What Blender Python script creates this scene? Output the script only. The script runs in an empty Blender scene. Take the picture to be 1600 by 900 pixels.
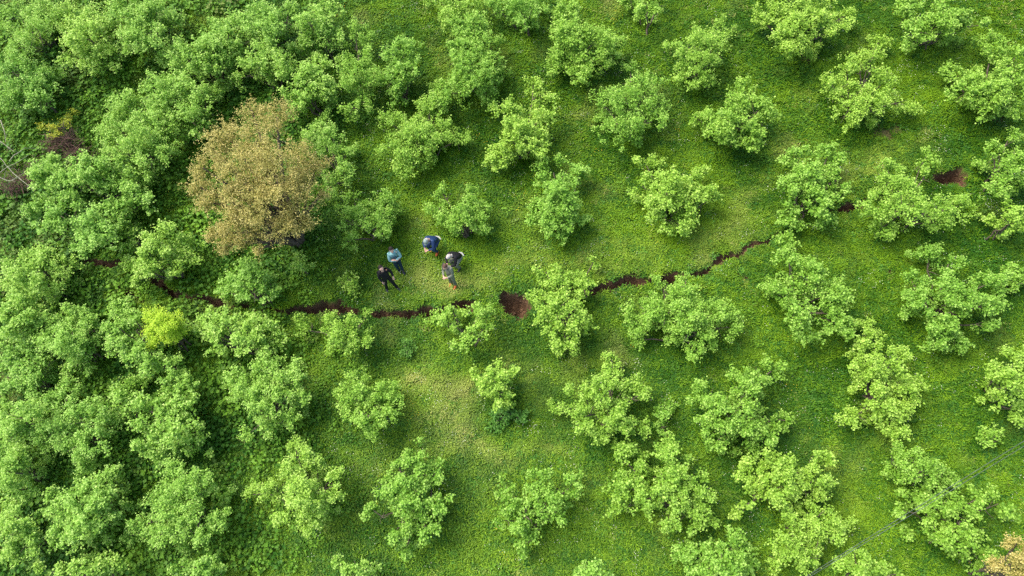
import bpy, bmesh, math, random
import numpy as np
from mathutils import Vector, Matrix

R = math.radians
random.seed(7)
rng = np.random.default_rng(7)
scene = bpy.context.scene
COL = scene.collection

# ------------------------------------------------------------------ camera
CAM_H, TILT, FPX = 25.2, R(30.0), 1081.0          # drone height, tilt off straight down, focal length in px of 1600
cam_data = bpy.data.cameras.new('camera')
cam_data.sensor_width = 36.0
cam_data.lens = 36.0 * FPX / 1600.0
cam_data.clip_end = 1500.0
cam = bpy.data.objects.new('camera', cam_data)
cam.location = (0, 0, CAM_H)
ROLL = R(12.0)                                    # the slope falls towards the lower right of the photo
cam.rotation_euler = (Matrix.Rotation(TILT, 3, 'X') @ Matrix.Rotation(-ROLL, 3, 'Z')).to_euler()
COL.objects.link(cam)
scene.camera = cam

# ------------------------------------------------------------------ sky and sun
SUN_EL, SUN_AZ = R(62), R(-72) + ROLL                    # azimuth from +Y towards +X
world = bpy.data.worlds.new('World')
scene.world = world
world.use_nodes = True
wn, wl = world.node_tree.nodes, world.node_tree.links
sky = wn.new('ShaderNodeTexSky')
sky.sky_type = 'NISHITA'
sky.sun_disc = False
sky.sun_elevation = SUN_EL
sky.sun_rotation = SUN_AZ
sky.air_density = 1.0
sky.dust_density = 3.0
wl.new(sky.outputs[0], wn['Background'].inputs[0])
wn['Background'].inputs[1].default_value = 0.15
sd = bpy.data.lights.new('sun', 'SUN')
sd.energy = 2.1
sd.angle = R(40)
sd.color = (1.0, 0.95, 0.86)
sun = bpy.data.objects.new('sun', sd)
dvec = Vector((math.sin(SUN_AZ) * math.cos(SUN_EL), math.cos(SUN_AZ) * math.cos(SUN_EL), math.sin(SUN_EL)))
sun.rotation_euler = dvec.to_track_quat('Z', 'Y').to_euler()
sun.location = dvec * 60
COL.objects.link(sun)
vs = scene.view_settings
vs.view_transform = 'Standard'
vs.look = 'None'
vs.gamma = 1.0
vs.use_curve_mapping = False
vs.exposure = 1.32
scene.cycles.max_bounces = 8
scene.cycles.transparent_max_bounces = 8
scene.cycles.use_denoising = False

# ------------------------------------------------------------------ small helpers
CT, ST = math.cos(TILT), math.sin(TILT)
CR, SR = math.cos(ROLL), math.sin(ROLL)
SLOPE = math.tan(R(13.0))                         # the hillside rises away from the camera


def at(px, py, z=0.0):
    """world x, y where the ray through a point of the 1600x900 photograph is z metres above the hillside"""
    u = (px - 800.0) / FPX
    v = (450.0 - py) / FPX
    u, v = u * CR + v * SR, v * CR - u * SR
    dy, dz = v * CT + ST, v * ST - CT
    t = (z - CAM_H) / (dz - SLOPE * dy)
    return u * t, dy * t


def at_level(px, py, z):
    """the same at an absolute height z"""
    u = (px - 800.0) / FPX
    v = (450.0 - py) / FPX
    u, v = u * CR + v * SR, v * CR - u * SR
    dy, dz = v * CT + ST, v * ST - CT
    t = (z - CAM_H) / dz
    return u * t, dy * t


def hash_noise(x, y, seed=0):
    n = np.sin(x * 127.1 + y * 311.7 + seed * 74.7) * 43758.5453
    return n - np.floor(n)


def vnoise(x, y, scale, seed=0):
    x = np.asarray(x, float) / scale
    y = np.asarray(y, float) / scale
    xi, yi = np.floor(x), np.floor(y)
    fx, fy = x - xi, y - yi
    fx, fy = fx * fx * (3 - 2 * fx), fy * fy * (3 - 2 * fy)
    a, b = hash_noise(xi, yi, seed), hash_noise(xi + 1, yi, seed)
    c, d = hash_noise(xi, yi + 1, seed), hash_noise(xi + 1, yi + 1, seed)
    return (a * (1 - fx) + b * fx) * (1 - fy) + (c * (1 - fx) + d * fx) * fy


def fbm(x, y, scale, seed=0, octaves=3):
    s, amp, tot = 0.0, 1.0, 0.0
    for o in range(octaves):
        s = s + amp * vnoise(x, y, scale / 2 ** o, seed + 13 * o)
        tot += amp
        amp *= 0.5
    return s / tot


def link(o, parent=None):
    COL.objects.link(o)
    if parent is not None:
        o.parent = parent
    return o


def tag(o, label=None, cat=None, group=None, kind=None):
    for k, v in (('label', label), ('category', cat), ('group', group), ('kind', kind)):
        if v:
            o[k] = v
    return o


def empty(name, loc, rz=0.0):
    o = bpy.data.objects.new(name, None)
    o.empty_display_size = 0.3
    o.location = loc
    o.rotation_euler = (0, 0, rz)
    return link(o)


def mesh_np(name, verts, loops, sizes, mat, smooth=False):
    """verts (n,3); loops flat vertex indices; sizes: corner count of every face (array or int)"""
    me = bpy.data.meshes.new(name)
    verts = np.asarray(verts, np.float32)
    loops = np.asarray(loops, np.int32).ravel()
    if np.isscalar(sizes):
        sizes = np.full(len(loops) // sizes, sizes, np.int32)
    me.vertices.add(len(verts))
    me.vertices.foreach_set('co', verts.ravel())
    me.loops.add(len(loops))
    me.loops.foreach_set('vertex_index', loops)
    me.polygons.add(len(sizes))
    starts = np.concatenate([[0], np.cumsum(sizes)[:-1]]).astype(np.int32)
    me.polygons.foreach_set('loop_start', starts)
    me.polygons.foreach_set('use_smooth', np.full(len(sizes), smooth))
    me.update(calc_edges=True)
    if mat is not None:
        me.materials.append(mat)
    return me


def tubes_np(paths, sides=5):
    """paths: list of (points (k,3), radii (k)); returns verts, quads"""
    V, F, base = [], [], 0
    ang = np.linspace(0, 2 * np.pi, sides, endpoint=False)
    for pts, rad in paths:
        pts = np.asarray(pts, float)
        k = len(pts)
        tan = np.gradient(pts, axis=0)
        tan /= np.linalg.norm(tan, axis=1, keepdims=True) + 1e-9
        ref = np.array([0.31, 0.87, 0.21]) if abs(tan[0][2]) > 0.5 else np.array([0.1, 0.2, 0.97])
        a = np.cross(tan, ref)
        a /= np.linalg.norm(a, axis=1, keepdims=True) + 1e-9
        b = np.cross(tan, a)
        ring = pts[:, None, :] + np.asarray(rad)[:, None, None] * (
            a[:, None, :] * np.cos(ang)[None, :, None] + b[:, None, :] * np.sin(ang)[None, :, None])
        V.append(ring.reshape(-1, 3))
        i = np.arange(k - 1)[:, None] * sides
        j = np.arange(sides)[None, :]
        jn = (j + 1) % sides
        q = np.stack([i + j, i + jn, i + sides + jn, i + sides + j], -1).reshape(-1, 4) + base
        F.append(q)
        base += k * sides
    return np.concatenate(V), np.concatenate(F)


# ------------------------------------------------------------------ materials
def new_mat(name):
    m = bpy.data.materials.new(name)
    m.use_nodes = True
    n, l = m.node_tree.nodes, m.node_tree.links
    return m, n, l, n['Principled BSDF']


def ramp(n, stops):
    r = n.new('ShaderNodeValToRGB')
    e = r.color_ramp.elements
    while len(e) < len(stops):
        e.new(0.5)
    for k, (p, c) in enumerate(stops):
        e[k].position = p
        e[k].color = (*c, 1)
    return r


def leaf_mat(name, old, mid, young, trans=0.35, rough=0.5, spec=0.25):
    """leaves: colour by island and by age ('young' attribute), part of the light passes through"""
    m, n, l, p = new_mat(name)
    geo = n.new('ShaderNodeNewGeometry')
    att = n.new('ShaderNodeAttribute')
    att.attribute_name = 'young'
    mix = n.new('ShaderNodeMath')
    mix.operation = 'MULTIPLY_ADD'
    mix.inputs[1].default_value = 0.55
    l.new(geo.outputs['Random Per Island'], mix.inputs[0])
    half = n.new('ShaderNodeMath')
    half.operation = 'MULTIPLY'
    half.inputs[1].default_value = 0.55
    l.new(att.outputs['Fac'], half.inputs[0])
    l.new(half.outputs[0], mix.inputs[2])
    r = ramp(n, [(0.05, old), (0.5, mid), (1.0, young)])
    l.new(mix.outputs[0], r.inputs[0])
    oi = n.new('ShaderNodeObjectInfo')
    hsv = n.new('ShaderNodeHueSaturation')
    mr = n.new('ShaderNodeMapRange')
    mr.inputs['To Min'].default_value = 0.95
    mr.inputs['To Max'].default_value = 1.12
    l.new(oi.outputs['Random'], mr.inputs['Value'])
    l.new(mr.outputs[0], hsv.inputs['Value'])
    mh = n.new('ShaderNodeMapRange')
    mh.inputs['To Min'].default_value = 0.506
    mh.inputs['To Max'].default_value = 0.489
    l.new(oi.outputs['Random'], mh.inputs['Value'])
    l.new(mh.outputs[0], hsv.inputs['Hue'])
    l.new(r.outputs[0], hsv.inputs['Color'])
    p.inputs['Roughness'].default_value = rough
    p.inputs['Specular IOR Level'].default_value = spec
    l.new(hsv.outputs[0], p.inputs['Base Color'])
    tr = n.new('ShaderNodeBsdfTranslucent')
    l.new(hsv.outputs[0], tr.inputs[0])
    ms = n.new('ShaderNodeMixShader')
    ms.inputs[0].default_value = trans
    l.new(p.outputs[0], ms.inputs[1])
    l.new(tr.outputs[0], ms.inputs[2])
    l.new(ms.outputs[0], n['Material Output'].inputs['Surface'])
    return m


def tuft_mat(name, dark, light, dry, trans=0.25):
    """ground cover: colour from the tint and dryness stored on every tuft"""
    m, n, l, p = new_mat(name)
    a1 = n.new('ShaderNodeAttribute')
    a1.attribute_type = 'INSTANCER'
    a1.attribute_name = 'tint'
    a2 = n.new('ShaderNodeAttribute')
    a2.attribute_type = 'INSTANCER'
    a2.attribute_name = 'dry'
    geo = n.new('ShaderNodeNewGeometry')
    add = n.new('ShaderNodeMath')
    add.operation = 'MULTIPLY_ADD'
    add.inputs[1].default_value = 0.45
    l.new(geo.outputs['Random Per Island'], add.inputs[0])
    sub = n.new('ShaderNodeMath')
    sub.operation = 'SUBTRACT'
    sub.inputs[1].default_value = 0.22
    l.new(a1.outputs['Fac'], sub.inputs[0])
    l.new(sub.outputs[0], add.inputs[2])
    r = ramp(n, [(0.0, dark), (1.0, light)])
    l.new(add.outputs[0], r.inputs[0])
    mx = n.new('ShaderNodeMix')
    mx.data_type = 'RGBA'
    l.new(a2.outputs['Fac'], mx.inputs[0])
    l.new(r.outputs[0], mx.inputs[6])
    mx.inputs[7].default_value = (*dry, 1)
    l.new(mx.outputs[2], p.inputs['Base Color'])
    p.inputs['Roughness'].default_value = 0.55
    p.inputs['Specular IOR Level'].default_value = 0.2
    tr = n.new('ShaderNodeBsdfTranslucent')
    l.new(mx.outputs[2], tr.inputs[0])
    ms = n.new('ShaderNodeMixShader')
    ms.inputs[0].default_value = trans
    l.new(p.outputs[0], ms.inputs[1])
    l.new(tr.outputs[0], ms.inputs[2])
    l.new(ms.outputs[0], n['Material Output'].inputs['Surface'])
    return m


def noise_mat(name, c1, c2, scale=8.0, rough=0.8, bump=0.0, detail=4.0):
    m, n, l, p = new_mat(name)
    tc = n.new('ShaderNodeTexCoord')
    nz = n.new('ShaderNodeTexNoise')
    nz.inputs['Scale'].default_value = scale
    nz.inputs['Detail'].default_value = detail
    l.new(tc.outputs['Object'], nz.inputs['Vector'])
    r = ramp(n, [(0.35, c1), (0.65, c2)])
    l.new(nz.outputs['Fac'], r.inputs[0])
    l.new(r.outputs[0], p.inputs['Base Color'])
    p.inputs['Roughness'].default_value = rough
    p.inputs['Specular IOR Level'].default_value = 0.25
    if bump:
        b = n.new('ShaderNodeBump')
        b.inputs['Strength'].default_value = bump
        b.inputs['Distance'].default_value = 0.02
        l.new(nz.outputs['Fac'], b.inputs['Height'])
        l.new(b.outputs[0], p.inputs['Normal'])
    return m


M = {}
M['hazel'] = leaf_mat('hazel_leaf', (0.12, 0.27, 0.02), (0.235, 0.43, 0.042), (0.43, 0.62, 0.12))
M['hazel_sky_sheen'] = leaf_mat('hazel_leaf_sky_sheen', (0.145, 0.31, 0.028), (0.26, 0.465, 0.055), (0.45, 0.63, 0.15))  # left bushes: same hazel leaf, pale bluish sky reflection put into the colour
M['hazel_dark'] = leaf_mat('hazel_leaf_dark', (0.05, 0.15, 0.02), (0.09, 0.24, 0.03), (0.16, 0.34, 0.05))
M['tan'] = leaf_mat('tan_oak_leaf', (0.20, 0.22, 0.04), (0.39, 0.36, 0.09), (0.55, 0.47, 0.16), 0.3)
M['lime'] = leaf_mat('lime_leaf', (0.27, 0.44, 0.02), (0.42, 0.6, 0.035), (0.58, 0.7, 0.06), 0.4)
M['yellow'] = leaf_mat('yellow_leaf', (0.22, 0.3, 0.02), (0.34, 0.4, 0.03), (0.55, 0.5, 0.03), 0.35)
M['bark'] = noise_mat('hazel_bark', (0.07, 0.05, 0.035), (0.15, 0.12, 0.085), 14, 0.85, 0.4)
M['pale_bark'] = noise_mat('pale_dead_bark', (0.16, 0.16, 0.10), (0.27, 0.26, 0.18), 14, 0.8, 0.3)
M['dead'] = noise_mat('dead_twig', (0.07, 0.04, 0.03), (0.19, 0.11, 0.08), 6, 0.9)
M['clod'] = noise_mat('soil_clod', (0.06, 0.035, 0.02), (0.22, 0.13, 0.078), 9, 0.95, 0.5)
M['grass'] = tuft_mat('grass_blade', (0.03, 0.115, 0.004), (0.20, 0.355, 0.012), (0.46, 0.45, 0.13))
M['clover'] = tuft_mat('clover_leaf', (0.026, 0.11, 0.012), (0.12, 0.29, 0.028), (0.2, 0.25, 0.05))
M['weed'] = tuft_mat('weed_leaf', (0.04, 0.135, 0.010), (0.17, 0.34, 0.025), (0.2, 0.2, 0.06))
M['white_petal'] = noise_mat('white_petal', (0.42, 0.46, 0.28), (0.6, 0.62, 0.45), 3, 0.7)
M['yellow_petal'] = noise_mat('yellow_petal', (0.55, 0.42, 0.02), (0.7, 0.55, 0.03), 3, 0.7)


def ground_material():
    m, n, l, p = new_mat('meadow_soil')
    tc = n.new('ShaderNodeTexCoord')
    n1 = n.new('ShaderNodeTexNoise')
    n1.inputs['Scale'].default_value = 0.55
    n1.inputs['Detail'].default_value = 5
    n2 = n.new('ShaderNodeTexNoise')
    n2.inputs['Scale'].default_value = 16
    n2.inputs['Detail'].default_value = 5
    for x in (n1, n2):
        l.new(tc.outputs['Object'], x.inputs['Vector'])
    turf = ramp(n, [(0.3, (0.035, 0.10, 0.008)), (0.7, (0.075, 0.15, 0.014))])
    l.new(n1.outputs['Fac'], turf.inputs[0])
    turf2 = ramp(n, [(0.3, (0.55, 0.55, 0.55)), (0.7, (1.25, 1.25, 1.25))])
    l.new(n2.outputs['Fac'], turf2.inputs[0])
    mul = n.new('ShaderNodeMix')
    mul.data_type = 'RGBA'
    mul.blend_type = 'MULTIPLY'
    mul.inputs[0].default_value = 1.0
    l.new(turf.outputs[0], mul.inputs[6])
    l.new(turf2.outputs[0], mul.inputs[7])
    soil = ramp(n, [(0.3, (0.065, 0.037, 0.02)), (0.55, (0.14, 0.08, 0.044)), (0.75, (0.25, 0.15, 0.088))])
    l.new(n2.outputs['Fac'], soil.inputs[0])
    att = n.new('ShaderNodeAttribute')
    att.attribute_name = 'soil'
    mx = n.new('ShaderNodeMix')
    mx.data_type = 'RGBA'
    l.new(att.outputs['Fac'], mx.inputs[0])
    l.new(mul.outputs[2], mx.inputs[6])
    l.new(soil.outputs[0], mx.inputs[7])
    l.new(mx.outputs[2], p.inputs['Base Color'])
    p.inputs['Roughness'].default_value = 0.95
    p.inputs['Specular IOR Level'].default_value = 0.1
    b = n.new('ShaderNodeBump')
    b.inputs['Strength'].default_value = 0.9
    b.inputs['Distance'].default_value = 0.06
    l.new(n2.outputs['Fac'], b.inputs['Height'])
    l.new(b.outputs[0], p.inputs['Normal'])
    return m


# ------------------------------------------------------------------ ground with the open fissure
# chains of (photo x, photo y, half width in photo px, depth in m)
CRACKS = [
    [(128, 407, 3, .5), (145, 408, 6, .9), (162, 410, 7, 1.0), (182, 411, 6, .8), (196, 413, 3, .4)],
    [(176, 436, 3, .6), (190, 450, 7, 1.0), (212, 461, 7, 1.0), (226, 467, 3, .5)],
    [(222, 426, 3, .4), (240, 438, 7, .8), (258, 448, 8, 1.0), (272, 459, 6, 1.0), (290, 464, 8, 1.2), (310, 464, 10, 1.4),
     (330, 466, 9, 1.3), (350, 472, 6, .9), (400, 481, 4, .7), (440, 485, 6, 1.2), (460, 484, 8, 1.4), (485, 479, 10, 1.5),
     (500, 476, 12, 1.6), (520, 479, 11, 1.5), (545, 484, 9, 1.3), (562, 488, 6, 1.0), (590, 489, 7, .9), (620, 492, 7, .9),
     (645, 489, 8, 1.2), (662, 484, 10, 1.5), (690, 485, 9, 1.5), (710, 480, 10, 1.4), (726, 476, 10, 1.3), (740, 478, 6, .7)],
    [(789, 472, 11, .8), (803, 473, 21, 1.2), (811, 482, 18, 1.4), (816, 490, 11, 1.1)],
    [(880, 466, 3, .4), (915, 456, 6, .8), (930, 453, 9, 1.0), (950, 449, 7, .8), (970, 446, 7, .8), (990, 440, 12, 1.1), (1004, 440, 9, .9),
     (1030, 441, 4, .6), (1042, 437, 10, 1.3), (1060, 434, 9, 1.2), (1080, 430, 7, 1.0), (1095, 428, 8, 1.0), (1104, 422, 3, .5),
     (1116, 412, 2.5, .35), (1130, 406, 5, .6), (1145, 402, 5.5, .6), (1160, 398, 3.5, .4), (1172, 388, 3.5, .3), (1184, 381, 5, .35),
     (1200, 376, 3, .4), (1226, 370, 4, .5)],
    [(1152, 430, 1.5, .2), (1160, 431, 4, .5), (1170, 433, 1.5, .2)],
    [(1308, 422, 2.5, .3), (1318, 423, 2, .2)],
    [(1378, 423, 2, .2), (1388, 424, 3, .4), (1396, 425, 1.5, .2)],
    [(1306, 328, 4, .6), (1325, 325, 7, 1.0), (1346, 321, 7, 1.0)],
    [(1352, 311, 3, .4), (1366, 311, 4.5, .6), (1378, 313, 3, .4)],
    [(1460, 277, 8, .9), (1480, 280, 13, 1.1), (1500, 277, 13, 1.1), (1513, 274, 7, .7)],
    [(1532, 267, 5, .7), (1544, 269, 4, .5)],
]
CR_SEG = []
for chain in CRACKS:
    w = [(*at(a, b), max(c, 1.6) * 0.0275, d * 0.72) for a, b, c, d in chain]
    for p0, p1 in zip(w[:-1], w[1:]):
        CR_SEG.append((p0, p1))


# bare earth under a few bushes
BARE = [(*at(a, b), r / 42.0) for a, b, r in ((1262, 80, 22), (1385, 205, 24), (1560, 188, 16), (915, 142, 12))]


def relief(x, y):
    return SLOPE * y + (fbm(x, y, 7.0, 3, 2) - 0.5) * 0.45 + (fbm(x, y, 1.3, 5, 2) - 0.5) * 0.10


def crack_depth(x, y):
    """0 on whole turf, the depth of the fissure inside it, and the distance outside its lip"""
    jx = x + (vnoise(x, y, 0.45, 21) - 0.5) * 0.34 + (vnoise(x, y, 0.11, 22) - 0.5) * 0.09
    jy = y + (vnoise(x, y, 0.40, 23) - 0.5) * 0.26 + (vnoise(x, y, 0.11, 24) - 0.5) * 0.11
    best = np.full(np.shape(x), 1e9)
    dep = np.zeros(np.shape(x))
    for (x0, y0, w0, d0), (x1, y1, w1, d1) in CR_SEG:
        mask = (jx > min(x0, x1) - 1.2) & (jx < max(x0, x1) + 1.2) & (jy > min(y0, y1) - 1.2) & (jy < max(y0, y1) + 1.2)
        if not mask.any():
            continue
        ax, ay = jx[mask], jy[mask]
        vx, vy = x1 - x0, y1 - y0
        t = np.clip(((ax - x0) * vx + (ay - y0) * vy) / (vx * vx + vy * vy + 1e-9), 0, 1)
        d = np.hypot(ax - x0 - vx * t, ay - y0 - vy * t)
        w = w0 + (w1 - w0) * t
        sd_ = d - w
        prof = np.clip(-sd_ / np.minimum(0.24, w * 0.9 + 1e-6), 0, 1)
        dd = (d0 + (d1 - d0) * t) * prof ** 0.8
        cur = best[mask]
        best[mask] = np.minimum(cur, sd_)
        dep[mask] = np.maximum(dep[mask], dd)
    return dep, best


def ground_z(x, y):
    x = np.asarray(x, float)
    y = np.asarray(y, float)
    return relief(x, y)


def axis(lo, hi, step, far, grow=1.35):
    core = np.arange(lo, hi + step * 0.5, step)
    out, s, p = [], step * 2, hi
    while p < far:
        s *= grow
        p += s
        out.append(p)
    low, s, p = [], step * 2, lo
    while p > -far:
        s *= grow
        p -= s
        low.append(p)
    return np.concatenate([low[::-1], core, out])


def turn(x, y):
    """from axes that run along the fissure to world axes"""
    return x * CR + y * SR, y * CR - x * SR


def unturn(x, y):
    return x * CR - y * SR, y * CR + x * SR


_cu = np.array([unturn(q[0], q[1]) for sg in CR_SEG for q in sg])
gx = axis(_cu[:, 0].min() - 0.8, _cu[:, 0].max() + 0.8, 0.065, 400)
gy_a = np.arange(_cu[:, 1].min() - 0.7, _cu[:, 1].max() + 0.7, 0.05)
lowy, s, p = [], 0.06, gy_a[0]
while p > -400:
    s = min(s * 1.2, 0.3) if p > 0 else s * 1.35
    p -= s
    lowy.append(p)
hiy, s, p = [], 0.06, gy_a[-1]
while p < 400:
    s = min(s * 1.2, 0.3) if p < 30 else s * 1.35
    p += s
    hiy.append(p)
gy = np.concatenate([lowy[::-1], gy_a, hiy])
GX, GY = turn(*np.meshgrid(gx, gy))
gdep, glip = crack_depth(GX, GY)
crumb = (vnoise(GX, GY, 0.16, 31) - 0.5) * 0.35 + (vnoise(GX, GY, 0.07, 32) - 0.5) * 0.15
lipup = np.exp(-(np.clip(glip, 0, 5) / 0.22) ** 2) * 0.05 * (glip < 4)
GZ = relief(GX, GY) + lipup - gdep * (1 + crumb * np.clip(gdep * 2, 0, 1))
nx, ny = len(gx), len(gy)
idx = np.arange(nx * ny).reshape(ny, nx)
quads = np.stack([idx[:-1, :-1], idx[:-1, 1:], idx[1:, 1:], idx[1:, :-1]], -1).reshape(-1, 4)
gme = mesh_np('ground', np.stack([GX, GY, GZ], -1).reshape(-1, 3), quads, 4, ground_material(), True)
soil = np.clip((gdep - 0.02) / 0.05, 0, 1)
for (bx_, by_, br_) in BARE:
    dd_ = np.hypot(GX - bx_, (GY - by_) * 1.2) / (br_ * (0.6 + 0.8 * vnoise(GX, GY, 0.35, 81)))
    soil = np.maximum(soil, np.clip((1.1 - dd_) * 2.5, 0, 0.65))
a = gme.attributes.new('soil', 'FLOAT', 'POINT')
a.data.foreach_set('value', soil.astype(np.float32).ravel())
ground = link(bpy.data.objects.new('ground', gme))
tag(ground, 'orchard meadow ground torn open by a long brown fissure', 'ground', kind='structure')

# ------------------------------------------------------------------ leaves
LEAF = np.array([(0, 0, 0), (-.5, .48, .05), (0, 1.0, -.08), (.5, .48, .05)])
LEAF_F = np.array([[0, 2, 1], [0, 3, 2]])


def unit(v):
    return v / (np.linalg.norm(v, axis=-1, keepdims=True) + 1e-9)


def leaf_cloud(pos, nrm, fwd, size, rg):
    """place one folded leaf at every position; returns verts and quads"""
    n = len(pos)
    nrm = unit(nrm)
    fwd = unit(fwd - nrm * np.sum(fwd * nrm, -1, keepdims=True))
    side = np.cross(fwd, nrm)
    L = LEAF[None] * size[:, None, None]
    w = rg.uniform(0.75, 0.98, (n, 1, 1))
    V = pos[:, None] + side[:, None] * (L[..., 0:1] * w) + fwd[:, None] * L[..., 1:2] + nrm[:, None] * L[..., 2:3] * rg.uniform(0.3, 2.2, (n, 1, 1))
    F = LEAF_F[None] + (np.arange(n) * 4)[:, None, None]
    return V.reshape(-1, 3), F.reshape(-1, 3)


def crown_arrays(lobes, rg, leaf=0.088, shoots=80, per=13, shoot_len=0.22, up=0.8, low=-0.35, clumps=13):
    """lobes (x, y, z, r): leafy shoots over every lobe; returns verts, quads, young per face-vertex"""
    P, N, Fw, S, Y = [], [], [], [], []
    zs = [q[2] for q in lobes]
    for (x, y, z, r) in lobes:
        k = max(8, int(shoots * (r / 0.6) ** 2 * rg.uniform(0.85, 1.15)))
        # branchlets over the lobe, leafy shoots around every branchlet
        m = max(4, int(clumps * (r / 0.6) ** 1.6 * rg.uniform(0.8, 1.2)))
        cd_ = unit(rg.normal(size=(m * 4, 3)))
        cd_ = cd_[cd_[:, 2] > low][:m]
        m = len(cd_)
        crad = r * (0.45 + 0.60 * rg.random(m) ** 0.6)
        far_ = rg.random(m) < 0.14
        crad[far_] *= rg.uniform(1.1, 1.4, far_.sum())
        csz = r * rg.uniform(0.22, 0.42, m)
        csz[far_] *= 0.7
        w_ = rg.choice(m, k, p=csz ** 2 / (csz ** 2).sum())
        tip = np.array([x, y, z]) + cd_[w_] * crad[w_, None] * np.array([1.0, 1.0, 0.85]) + unit(rg.normal(size=(k, 3))) * (csz[w_] * rg.random(k) ** 0.4)[:, None]
        rel = tip - np.array([x, y, z])
        rad = np.linalg.norm(rel, axis=1)
        d = rel / (rad[:, None] + 1e-9)
        sd_ = unit(d * 0.8 + np.array([0, 0, 0.55]) + rg.normal(size=(k, 3)) * 0.35)
        t = rg.random((k, per)) ** 0.8
        pos = tip[:, None] - sd_[:, None] * (t * shoot_len)[..., None] + rg.normal(size=(k, per, 3)) * 0.045
        out = unit(rg.normal(size=(k, per, 3)))
        fwd = out + sd_[:, None] * 0.5
        nrm = np.array([0, 0, 1.0]) * up + sd_[:, None] * 0.25 + rg.normal(size=(k, per, 3)) * 0.42
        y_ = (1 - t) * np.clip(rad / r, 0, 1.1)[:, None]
        sz = leaf * rg.uniform(0.65, 1.25, (k, per)) * (1.0 - 0.25 * (1 - t))
        P.append(pos.reshape(-1, 3))
        N.append(nrm.reshape(-1, 3))
        Fw.append(fwd.reshape(-1, 3))
        S.append(sz.ravel())
        Y.append(y_.ravel())
    P, N, Fw, S, Y = map(np.concatenate, (P, N, Fw, S, Y))
    P[:, 2] = np.maximum(P[:, 2], 0.10 + SLOPE * P[:, 1])
    V, F = leaf_cloud(P, N, Fw, S, rg)
    return V, F, np.repeat(Y, 4)


def crown_object(name, lobes, mat, parent, rg, **kw):
    V, F, Y = crown_arrays(lobes, rg, **kw)
    me = mesh_np(name, V, F, 3, mat)
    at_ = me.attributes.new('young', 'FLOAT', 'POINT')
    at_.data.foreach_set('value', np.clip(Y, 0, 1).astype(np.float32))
    return link(bpy.data.objects.new(name, me), parent)


def stems_object(lobes, mat, parent, rg, base_r=0.045, spread=0.25, twigs=3):
    paths = []
    for (x, y, z, r) in lobes:
        b = np.array([rg.normal() * spread * 0.5, rg.normal() * spread * 0.5, -0.15])
        e = np.array([x, y, z])
        c = b * 0.45 + e * 0.55
        c[:2] = b[:2] * 0.7 + e[:2] * 0.3
        t = np.linspace(0, 1, 7)[:, None]
        pts = (1 - t) ** 2 * b + 2 * t * (1 - t) * c + t ** 2 * e
        pts[1:-1] += rg.normal(size=(5, 3)) * 0.04
        paths.append((pts, np.linspace(base_r, base_r * 0.35, 7) * rg.uniform(0.7, 1.2)))
        for q in range(twigs):
            d = unit(rg.normal(size=3) + np.array([0, 0, 0.5])) * r * 0.85
            s = pts[-2]
            paths.append((np.array([s, s + d * 0.5 + rg.normal(size=3) * 0.04, s + d]), np.array([0.014, 0.010, 0.005])))
    V, F = tubes_np(paths, 5)
    return link(bpy.data.objects.new('trunk', mesh_np('trunk', V, F, 4, mat, True)), parent)


PXM = 42.0
BASES = []                                        # where bushes stand: the mower leaves longer, lusher cover there


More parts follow.
